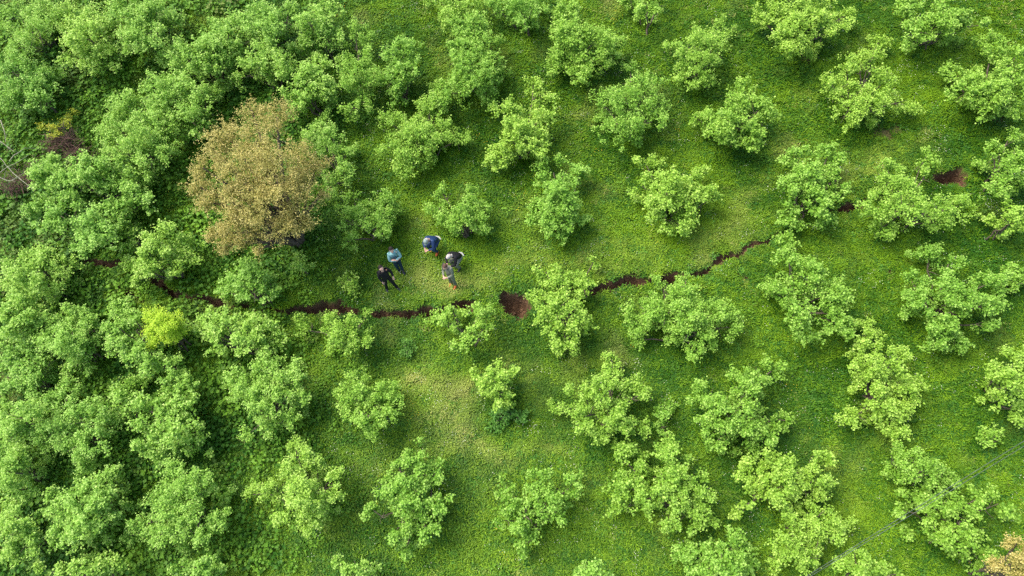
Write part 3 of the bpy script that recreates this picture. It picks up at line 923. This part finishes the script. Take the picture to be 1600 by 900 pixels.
scatter('daisies', 'flower', M['white_petal'], np.stack([x, y, z], -1)[k], rg.uniform(0.7, 1.2, len(x))[k], tint[k], dry[k],
        'tiny white flowers sprinkled through the grass', 'flowers', 3)
x, y, z, lip, rg = meadow_points(6, 105)
px, py, lush, tint, dry, left = meadow_fields(x, y)
fl = fbm(x, y, 1.1, 67, 2)
hot = np.zeros(len(x))
for (cx, cy, s) in ((815, 305, 40), (735, 710, 40), (775, 850, 40), (640, 640, 35), (1500, 730, 40), (1430, 865, 20), (330, 880, 40), (400, 830, 40)):
    hot += np.exp(-((px - cx) ** 2 + (py - cy) ** 2) / s ** 2)
k = rg.random(len(x)) < np.clip((fl - 0.66) * 3 + hot * 0.9, 0, 1)
scatter('buttercups', 'flower', M['yellow_petal'], np.stack([x, y, z], -1)[k], rg.uniform(0.7, 1.2, len(x))[k], tint[k], dry[k],
        'tiny yellow flowers in loose patches of the meadow', 'flowers', 3)

# crumbled soil lumps on the walls and floor of the fissure
rg = np.random.default_rng(9)
bm = bmesh.new()
bmesh.ops.create_icosphere(bm, subdivisions=1, radius=1)
ico_v = np.array([v.co[:] for v in bm.verts])
ico_f = np.array([[v.index for v in f.verts] for f in bm.faces])
bm.free()
cx_, cy_ = [], []
for (x0, y0, w0, d0), (x1, y1, w1, d1) in CR_SEG:
    n = int(14 * math.hypot(x1 - x0, y1 - y0) / 0.5) + 3
    t = rg.random(n)
    cx_.append(x0 + (x1 - x0) * t + rg.normal(size=n) * (w0 + 0.02) * 0.7)
    cy_.append(y0 + (y1 - y0) * t + rg.normal(size=n) * (w0 + 0.02) * 0.7)
cx_, cy_ = np.concatenate(cx_), np.concatenate(cy_)
cd, cl = crack_depth(cx_, cy_)
k = cl < 0.05
cx_, cy_, cd = cx_[k], cy_[k], cd[k]
n = len(cx_)
s = rg.uniform(0.015, 0.06, n) * rg.uniform(0.6, 1.2, n)
V = ico_v[None] * s[:, None, None] * rg.uniform(0.65, 1.3, (n, len(ico_v), 1)) + np.stack([cx_, cy_, relief(cx_, cy_) - cd * 0.97], -1)[:, None]
F = ico_f[None] + (np.arange(n) * len(ico_v))[:, None, None]
clods = link(bpy.data.objects.new('soil_clods', mesh_np('soil_clods', V.reshape(-1, 3), F.reshape(-1, 3), 3, M['clod'])))
tag(clods, 'crumbled dark brown soil lumps lying inside the fissure', 'soil', kind='stuff')

# ------------------------------------------------------------------ dead brush and bare branches at the left edge
def photo_pts(lst, z):
    out = []
    for (a, b), zz in zip(lst, z):
        x_, y_ = at(a, b, zz)
        out.append(np.array([x_, y_, zz + SLOPE * y_]))
    return out


def bare_branches():
    rg = np.random.default_rng(5)
    bx, by = at(-12, 262, 0)
    bz = float(ground_z(bx, by))
    root = empty('bare_shrub', (bx, by, bz))
    tag(root, 'leafless shrub with long pale curving branches at the left edge', 'shrub')
    o = np.array([bx, by, bz])
    lines = [
        [(-10, 275), (0, 270), (12, 260), (22, 257), (45, 242)],
        [(12, 260), (20, 270), (38, 285), (55, 298)],
        [(-10, 272), (0, 277), (12, 283), (22, 281), (40, 268)],
        [(-12, 215), (0, 220), (10, 228), (22, 237)],
        [(15, 252), (22, 242), (32, 237), (40, 230)],
        [(1, 188), (7, 205), (9, 222)],
        [(-8, 240), (4, 250), (12, 262)],
    ]
    for ln in lines:
        z = 1.5 + np.linspace(-0.2, 0.35, len(ln)) + rg.normal(size=len(ln)) * 0.05
        pts = np.array(photo_pts(ln, z)) - o
        stem = np.array([rg.normal() * 0.1, rg.normal() * 0.1, -0.1])
        if ln[0][0] < 0:
            pts = np.vstack([stem, (stem + pts[0]) / 2 + np.array([0, 0, 0.25]), pts])
        t = np.linspace(0, 1, 18)
        s_ = np.linspace(0, 1, len(pts))
        sm = np.stack([np.interp(t, s_, pts[:, k]) for k in range(3)], -1)
        sm[1:-1] = (sm[:-2] + sm[1:-1] * 2 + sm[2:]) / 4
        paths = [(sm, np.linspace(0.024, 0.007, len(sm)))]
        for q in range(4):
            i = rg.integers(8, 17)
            d = unit(rg.normal(size=3) + np.array([0, 0, 0.3])) * rg.uniform(0.2, 0.5)
            paths.append((np.array([sm[i], sm[i] + d * 0.5, sm[i] + d + np.array([0, 0, -0.05])]), np.array([0.008, 0.006, 0.003])))
        V, F = tubes_np(paths, 5)
        link(bpy.data.objects.new('branch', mesh_np('branch', V, F, 4, M['pale_bark'], True)), root)


bare_branches()


def brush_heap(label, spots, seed):
    rg = np.random.default_rng(seed)
    bx, by = at(spots[0][0], spots[0][1], 0.6)
    bz = float(ground_z(bx, by))
    root = empty('dead_brush', (bx, by, bz))
    tag(root, label, 'brush', 'dead brown brush at the left edge')
    for (px_, py_, r) in spots:
        cx, cy = at(px_, py_, 0.6)
        c = np.array([cx - bx, cy - by, SLOPE * (cy - by)])
        paths = []
        for q in range(150):
            a = rg.uniform(0, 2 * math.pi)
            p0 = c + np.array([math.cos(a), math.sin(a), 0]) * r / PXM * math.sqrt(rg.random()) + np.array([0, 0, rg.uniform(0.1, 0.8)])
            b = rg.uniform(0, 2 * math.pi)
            d = np.array([math.cos(b), math.sin(b), rg.normal() * 0.35]) * rg.uniform(0.2, 0.55)
            bend = rg.normal(size=3) * 0.08
            paths.append((np.array([p0, p0 + d * 0.5 + bend, p0 + d]), np.array([0.009, 0.007, 0.003])))
        V, F = tubes_np(paths, 4)
        link(bpy.data.objects.new('twigs', mesh_np('twigs', V, F, 4, M['dead'])), root)


brush_heap('heap of dead brown brush between bushes at far left', [(117, 237, 20), (80, 222, 14), (104, 216, 10), (138, 262, 10)], 3)
brush_heap('thin dead reddish brush below the bare pale branches at left edge', [(35, 275, 18), (12, 285, 16), (55, 262, 12)], 4)

# ------------------------------------------------------------------ overhead cables
M['cable'] = noise_mat('cable_sheath', (0.06, 0.075, 0.06), (0.11, 0.13, 0.11), 4, 0.6)


def cable(label, a, b, z):
    p0, p1 = np.array([*at_level(*a, z), z]), np.array([*at_level(*b, z), z])
    d = p1 - p0
    t = np.linspace(-1.6, 2.6, 60)[:, None]
    pts = p0 + d * t
    pts[:, 2] += (t[:, 0] - 0.5) ** 2 * 0.16 - 0.04
    mid = (p0 + p1) / 2
    V, F = tubes_np([(pts - mid, np.full(60, 0.0055))], 6)
    o = link(bpy.data.objects.new('overhead_cable', mesh_np('overhead_cable', V, F, 4, M['cable'], True)))
    o.location = mid
    tag(o, label, 'cable', 'overhead cables at lower right')


cable('upper of two thin grey overhead cables crossing the lower right corner', (1600, 689), (1285, 885), 9.0)
cable('lower of two thin grey overhead cables crossing the lower right corner', (1600, 697), (1285, 889), 8.7)

# ------------------------------------------------------------------ people
def plain(name, col, rough=0.8):
    c = np.array(col)
    return noise_mat(name, tuple(c * 0.85), tuple(np.minimum(c * 1.15, 1)), 14, rough, 0.3)


M['skin'] = noise_mat('skin', (0.52, 0.30, 0.22), (0.60, 0.36, 0.27), 6, 0.55)
M['hair'] = plain('dark_hair', (0.02, 0.015, 0.012))
M['hair_brown'] = plain('brown_hair', (0.09, 0.05, 0.035))
M['hair_grey'] = plain('grey_hair', (0.42, 0.38, 0.33))
M['teal'] = plain('teal_cotton', (0.20, 0.38, 0.37))
M['navy'] = plain('navy_denim', (0.012, 0.03, 0.055))
M['black'] = plain('black_cloth', (0.012, 0.012, 0.014))
M['blue'] = plain('blue_nylon', (0.02, 0.042, 0.11), 0.5)
M['grey'] = plain('grey_olive_cotton', (0.17, 0.18, 0.13))
M['cap'] = plain('grey_green_cap', (0.22, 0.27, 0.24))
M['orange'] = plain('orange_shoe', (0.42, 0.09, 0.025), 0.6)
M['dark_shoe'] = plain('dark_shoe', (0.02, 0.025, 0.03), 0.6)
M['pale_cloth'] = plain('pale_cloth', (0.36, 0.37, 0.33))
M['print'] = plain('dark_blue_print', (0.02, 0.03, 0.07))


def skin_mesh(name, verts, edges, mat, parent, root=0, levels=2):
    """verts: list of (x, y, z, rx, ry) grown into one surface along the edges"""
    me = bpy.data.meshes.new(name)
    me.from_pydata([v[:3] for v in verts], edges, [])
    me.materials.append(mat)
    o = link(bpy.data.objects.new(name, me), parent)
    sk = o.modifiers.new('skin', 'SKIN')
    sk.use_smooth_shade = True
    lay = me.skin_vertices[0].data
    for k, v in enumerate(verts):
        lay[k].radius = (v[3], v[4] if len(v) > 4 else v[3])
        lay[k].use_root = (k == root)
    sb = o.modifiers.new('smooth', 'SUBSURF')
    sb.levels = levels
    sb.render_levels = levels
    return o


def chain(V, E, pts, start=None):
    """append a chain of skin points; returns the index of its last point"""
    prev = start
    for p_ in pts:
        V.append(p_)
        if prev is not None:
            E.append((prev, len(V) - 1))
        prev = len(V) - 1
    return prev


def lerp(a, b, t):
    return tuple(a[k] + (b[k] - a[k]) * t for k in range(3))


def ellipsoid(name, c, rad, mat, parent, rot=None, seg=14, cut=None):
    bm = bmesh.new()
    bmesh.ops.create_uvsphere(bm, u_segments=seg, v_segments=10, radius=1)
    if cut is not None:                                   # keep what lies above the plane (point, normal) in unit space
        bmesh.ops.bisect_plane(bm, geom=bm.verts[:] + bm.edges[:] + bm.faces[:], plane_co=cut[0], plane_no=cut[1], clear_inner=True)
    mt = Matrix.Translation(c) @ (rot.to_4x4() if rot else Matrix.Identity(4)) @ Matrix.Diagonal((*rad, 1))
    bm.transform(mt)
    for f in bm.faces:
        f.smooth = True
    me = bpy.data.meshes.new(name)
    bm.to_mesh(me)
    bm.free()
    me.materials.append(mat)
    return link(bpy.data.objects.new(name, me), parent)


def person(label, foot_px, facing, J, top, bottom, shoe, hair, hat=None, sleeves=True, extra=None):
    """J: joints in metres, x to the person's right, y ahead, z up; facing: world direction angle of +y from +Y, anticlockwise"""
    J = {k: (v[0] * .84, v[1] * .92, v[2]) if k != 'look' else v for k, v in J.items()}
    bx, by = at(foot_px[0], foot_px[1], 0.03)
    bz = float(ground_z(bx, by)) + 0.015
    root = empty('person', (bx, by, bz), R(facing) - ROLL)
    root.scale = (0.95, 0.95, 0.95)
    tag(root, label, 'person')
    # --- body, one continuous surface from the pelvis out
    V, E = [], []
    pel = chain(V, E, [(*J['pelvis'], .11, .085)])
    waist = lerp(J['pelvis'], J['chest'], .45)
    ch = chain(V, E, [(*waist, .11, .08), (*J['chest'], .10, .075)], pel)
    hd = Vector(J['head']) - Vector(J['neck'])
    hd.normalize()
    fc = Vector(J.get('look', (0, 1, 0)))
    fc = (fc - hd * fc.dot(hd)).normalized()
    h0 = Vector(J['head'])
    nk = chain(V, E, [(*J['neck'], .058, .058), (*(h0 - hd * .075), .068, .075), (*h0, .080, .095), (*(h0 + hd * .075), .066, .080), (*(h0 + hd * .105), .035, .045)], ch)
    # nose, chin and ears grow from the middle of the head
    mid = len(V) - 3
    chain(V, E, [(*(h0 + fc * .10 - hd * .015), .016, .016), (*(h0 + fc * .118 - hd * .03), .013, .013)], mid)
    sidev = fc.cross(hd)
    for s in (-1, 1):
        chain(V, E, [(*(h0 + sidev * s * .088), .02, .012)], mid)
    for s, n in ((-1, 'l'), (1, 'r')):
        sh, el, wr, hn = J['shoulder_' + n], J['elbow_' + n], J['wrist_' + n], J['hand_' + n]
        w = chain(V, E, [(*lerp(J['chest'], sh, .65), .03), (*lerp(sh, el, .4), .036), (*el, .038), (*lerp(el, wr, .4), .038), (*wr, .026, .03)], ch)
        d = (Vector(hn) - Vector(wr)).normalized()
        sv = d.cross(Vector((0.2, 0.1, 1))).normalized()
        pv = d.cross(sv).normalized()
        palm = chain(V, E, [(*(Vector(wr) + d * .06), .036, .018)], w)
        for q, ln in ((-1.2, .062), (-.4, .078), (.4, .082), (1.2, .07)):
            a0 = Vector(wr) + d * .095 + sv * q * .02
            chain(V, E, [(*a0, .0095), (*(a0 + d * ln * .5 + pv * .008), .009), (*(a0 + d * ln * .85 + pv * .03), .0075)], palm)
        a0 = Vector(wr) + d * .045 + sv * s * -.036
        chain(V, E, [(*a0, .011), (*(a0 + d * .03 + sv * s * -.02), .01), (*(a0 + d * .06 + sv * s * -.022 + pv * .012), .008)], palm)
        hp, kn, an, to = J['hip_' + n], J['knee_' + n], J['ankle_' + n], J['toe_' + n]
        chain(V, E, [(*hp, .078), (*lerp(hp, kn, .5), .068), (*kn, .057), (*lerp(kn, an, .35), .056), (*an, .032), (*lerp(an, to, .6), .022, .016)], pel)
    body = skin_mesh('body', V, E, M['skin'], root)
    # --- trousers
    V, E = [], []
    pel = chain(V, E, [(*J['pelvis'], .15, .12)])
    chain(V, E, [(*lerp(J['pelvis'], J['chest'], .5), .15, .11)], pel)
    for n in 'lr':
        hp, kn, an = J['hip_' + n], J['knee_' + n], J['ankle_' + n]
        chain(V, E, [(*hp, .10), (*lerp(hp, kn, .5), .088), (*kn, .072), (*lerp(kn, an, .45), .068), (*lerp(kn, an, .93), .066)], pel)
    skin_mesh('trousers', V, E, M[bottom], root)
    # --- shirt or jacket
    V, E = [], []
    c0 = chain(V, E, [(*J['chest'], .185, .14)])
    chain(V, E, [(*lerp(J['chest'], J['pelvis'], .5), .165, .13), (*lerp(J['chest'], J['pelvis'], 1.18), .175, .145)], c0)
    chain(V, E, [(*lerp(J['chest'], J['neck'], .55), .12, .10), (*lerp(J['chest'], J['neck'], .9), .08, .078)], c0)
    for n in 'lr':
        sh, el, wr = J['shoulder_' + n], J['elbow_' + n], J['wrist_' + n]
        pts = [(*sh, .088), (*lerp(sh, el, .5), .072), (*lerp(sh, el, .92), .066)]
        if sleeves:
            pts = pts[:2] + [(*el, .058), (*lerp(el, wr, .5), .05), (*lerp(el, wr, .93), .047)]
        chain(V, E, pts, c0)
    jacket = skin_mesh('jacket' if sleeves else 'shirt', V, E, M[top], root)
    # --- shoes
    for n in 'lr':
        an, to = Vector(J['ankle_' + n]), Vector(J['toe_' + n])
        d = to - an
        d.z = 0
        d.normalize()
        heel = an - d * .05
        V, E = [], []
        chain(V, E, [(heel.x, heel.y, an.z - .02, .052, .055), (*(an + d * .05 + Vector((0, 0, -.028))), .056, .055), (*(an + d * .13 + Vector((0, 0, -.042))), .056, .042), (*(an + d * .20 + Vector((0, 0, -.052))), .04, .028)])
        skin_mesh('shoe', V, E, M[shoe], root)
    # --- hair or hat: a cap over the back and the top of the head
    up_, fw = hd, fc
    rot = Matrix((fw.cross(up_), fw, up_)).transposed()
    if hair:
        cutn = Vector((0, -.62, .78)).normalized()
        ellipsoid('hair', h0 + hd * .022 - fc * .012, (.094, .112, .118), M[hair], root, rot, cut=(cutn * 0.02, cutn))
    if hat:
        cp = ellipsoid('cap', h0 + hd * .045, (.102, .118, .098), M[hat], root, rot, cut=(Vector((0, 0, -.05)), Vector((0, 0, 1))))
        brim = ellipsoid('brim', h0 + hd * .045 + fc * .115, (.08, .075, .010), M[hat], cp, rot)
    if extra:
        extra(root, J)
    return root


STAND = dict(pelvis=(0, 0, .95), chest=(0, .02, 1.30), neck=(0, .03, 1.50), head=(0, .06, 1.64),
             shoulder_l=(-.20, .02, 1.42), shoulder_r=(.20, .02, 1.42),
             elbow_l=(-.27, -.02, 1.14), elbow_r=(.27, -.02, 1.14), wrist_l=(-.25, .10, .92), wrist_r=(.25, .10, .92),
             hand_l=(-.24, .14, .83), hand_r=(.24, .14, .83),
             hip_l=(-.09, 0, .90), hip_r=(.09, 0, .90), knee_l=(-.11, .03, .50), knee_r=(.11, .03, .50),
             ankle_l=(-.12, 0, .09), ankle_r=(.12, 0, .09), toe_l=(-.14, .14, .04), toe_r=(.14, .14, .04), look=(0, .8, .7))


def pose(**kw):
    j = dict(STAND)
    j.update(kw)
    return j


def shirt_print(root, J):
    """dark blue round print with a bar through it on the chest"""
    V, F = [], []
    def quad(a, b, c, d):
        k = len(V)
        V.extend([a, b, c, d])
        F.append((k, k + 1, k + 2, k + 3))
    y = .172
    n = 16
    for k in range(n):
        a0, a1 = 2 * math.pi * k / n, 2 * math.pi * (k + .8) / n
        pt = lambda r, a: (r * math.cos(a), y - 0.35 * (r * math.cos(a)) ** 2 / .2, 1.30 + r * math.sin(a))
        quad(pt(.06, a0), pt(.085, a0), pt(.085, a1), pt(.06, a1))
    quad((-.04, y, 1.29), (.04, y, 1.29), (.04, y, 1.315), (-.04, y, 1.315))
    quad((-.012, y + .001, 1.25), (.012, y + .001, 1.25), (.012, y + .001, 1.36), (-.012, y + .001, 1.36))
    me = bpy.data.meshes.new('shirt_print')
    me.from_pydata(V, [], F)
    me.materials.append(M['print'])
    o = link(bpy.data.objects.new('shirt_print', me), root)
    sol = o.modifiers.new('thick', 'SOLIDIFY')
    sol.thickness = 0.004


def white_hem(root, J):
    """pale shirt tail showing below the back of the jacket"""
    p_ = Vector(J['pelvis'])
    V, E = [], []
    chain(V, E, [(p_.x - .15, p_.y - .10, p_.z - .03, .03, .02), (p_.x, p_.y - .15, p_.z - .02, .035, .022), (p_.x + .15, p_.y - .10, p_.z - .03, .03, .02)])
    skin_mesh('shirt_tail', V, E, M['pale_cloth'], root)


def white_hem_collar(root, J):
    white_hem(root, J)
    n_ = Vector(J['neck'])
    V, E = [], []
    chain(V, E, [(n_.x - .07, n_.y + .03, n_.z + .01, .025, .025), (n_.x, n_.y - .06, n_.z + .03, .028, .028), (n_.x + .07, n_.y + .03, n_.z + .01, .025, .025)])
    skin_mesh('collar', V, E, M['pale_cloth'], root)


# facing angle: 180 looks towards the bottom of the photo, 135 to its lower left, 225 to its lower right
person('standing man in teal shirt with dark print and navy jeans, arms folded', (626, 421), 205,
       pose(pelvis=(.02, -.02, .95), chest=(0, -.02, 1.30), neck=(0, 0, 1.50), head=(0, .02, 1.64), look=(0, .75, .75),
            elbow_l=(-.27, .12, 1.13), elbow_r=(.27, .12, 1.13), wrist_l=(.02, .25, 1.18), wrist_r=(-.04, .26, 1.14), hand_l=(.12, .22, 1.22), hand_r=(-.12, .22, 1.16),
            knee_l=(-.08, .04, .50), ankle_l=(-.07, .06, .09), toe_l=(-.08, .20, .04), ankle_r=(.08, -.06, .09), toe_r=(.10, .08, .04)),
       'teal', 'navy', 'dark_shoe', 'hair', extra=shirt_print)
person('man all in black gazing up at the camera, legs apart', (611, 449), 215,
       pose(look=(-.1, .45, .9), head=(0, .0, 1.63), hip_l=(-.10, 0, .90), knee_l=(-.17, .08, .50), ankle_l=(-.24, .16, .09), toe_l=(-.28, .30, .04),
            knee_r=(.14, -.02, .50), ankle_r=(.20, -.12, .09), toe_r=(.24, .02, .04),
            elbow_l=(-.32, .02, 1.16), wrist_l=(-.30, .16, .95), hand_l=(-.27, .22, .88)),
       'black', 'black', 'dark_shoe', 'hair')
BENT = pose(pelvis=(0, -.22, .62), chest=(0, .02, .90), neck=(0, .17, 1.04), head=(0, .28, 1.10), look=(0, .6, -.8),
            shoulder_l=(-.20, .10, .98), shoulder_r=(.20, .10, .98), elbow_l=(-.30, .28, .74), elbow_r=(.30, .28, .74),
            wrist_l=(-.10, .42, .66), wrist_r=(.10, .42, .66), hand_l=(-.02, .49, .62), hand_r=(.02, .50, .60),
            hip_l=(-.10, -.20, .58), hip_r=(.10, -.20, .58), knee_l=(-.19, .24, .52), knee_r=(.19, .24, .52),
            ankle_l=(-.15, .02, .10), ankle_r=(.15, .02, .10), toe_l=(-.18, .15, .04), toe_r=(.18, .15, .04))
person('crouching man in blue jacket and grey cap with orange shoes, hands together', (681, 391), 145, BENT, 'blue', 'blue', 'orange', 'hair_grey', 'cap', extra=white_hem)
BENT2 = dict(BENT)
BENT2.update(look=(0, .8, -.25))
person('crouching man in black jacket and pale collar behind the one in grey', (716, 416), 140, BENT2, 'black', 'grey', 'dark_shoe', 'hair_grey', extra=white_hem_collar)
person('brown-haired person in grey olive clothes and orange shoes in front of the black jacket', (709, 444), 150,
       pose(head=(0, .12, 1.58), neck=(0, .08, 1.46), look=(0, .8, -.3), wrist_l=(-.10, .30, 1.05), wrist_r=(.10, .30, 1.05), hand_l=(-.02, .36, 1.08), hand_r=(.02, .37, 1.06),
            elbow_l=(-.27, .08, 1.10), elbow_r=(.27, .08, 1.10)), 'grey', 'grey', 'orange', 'hair_brown')
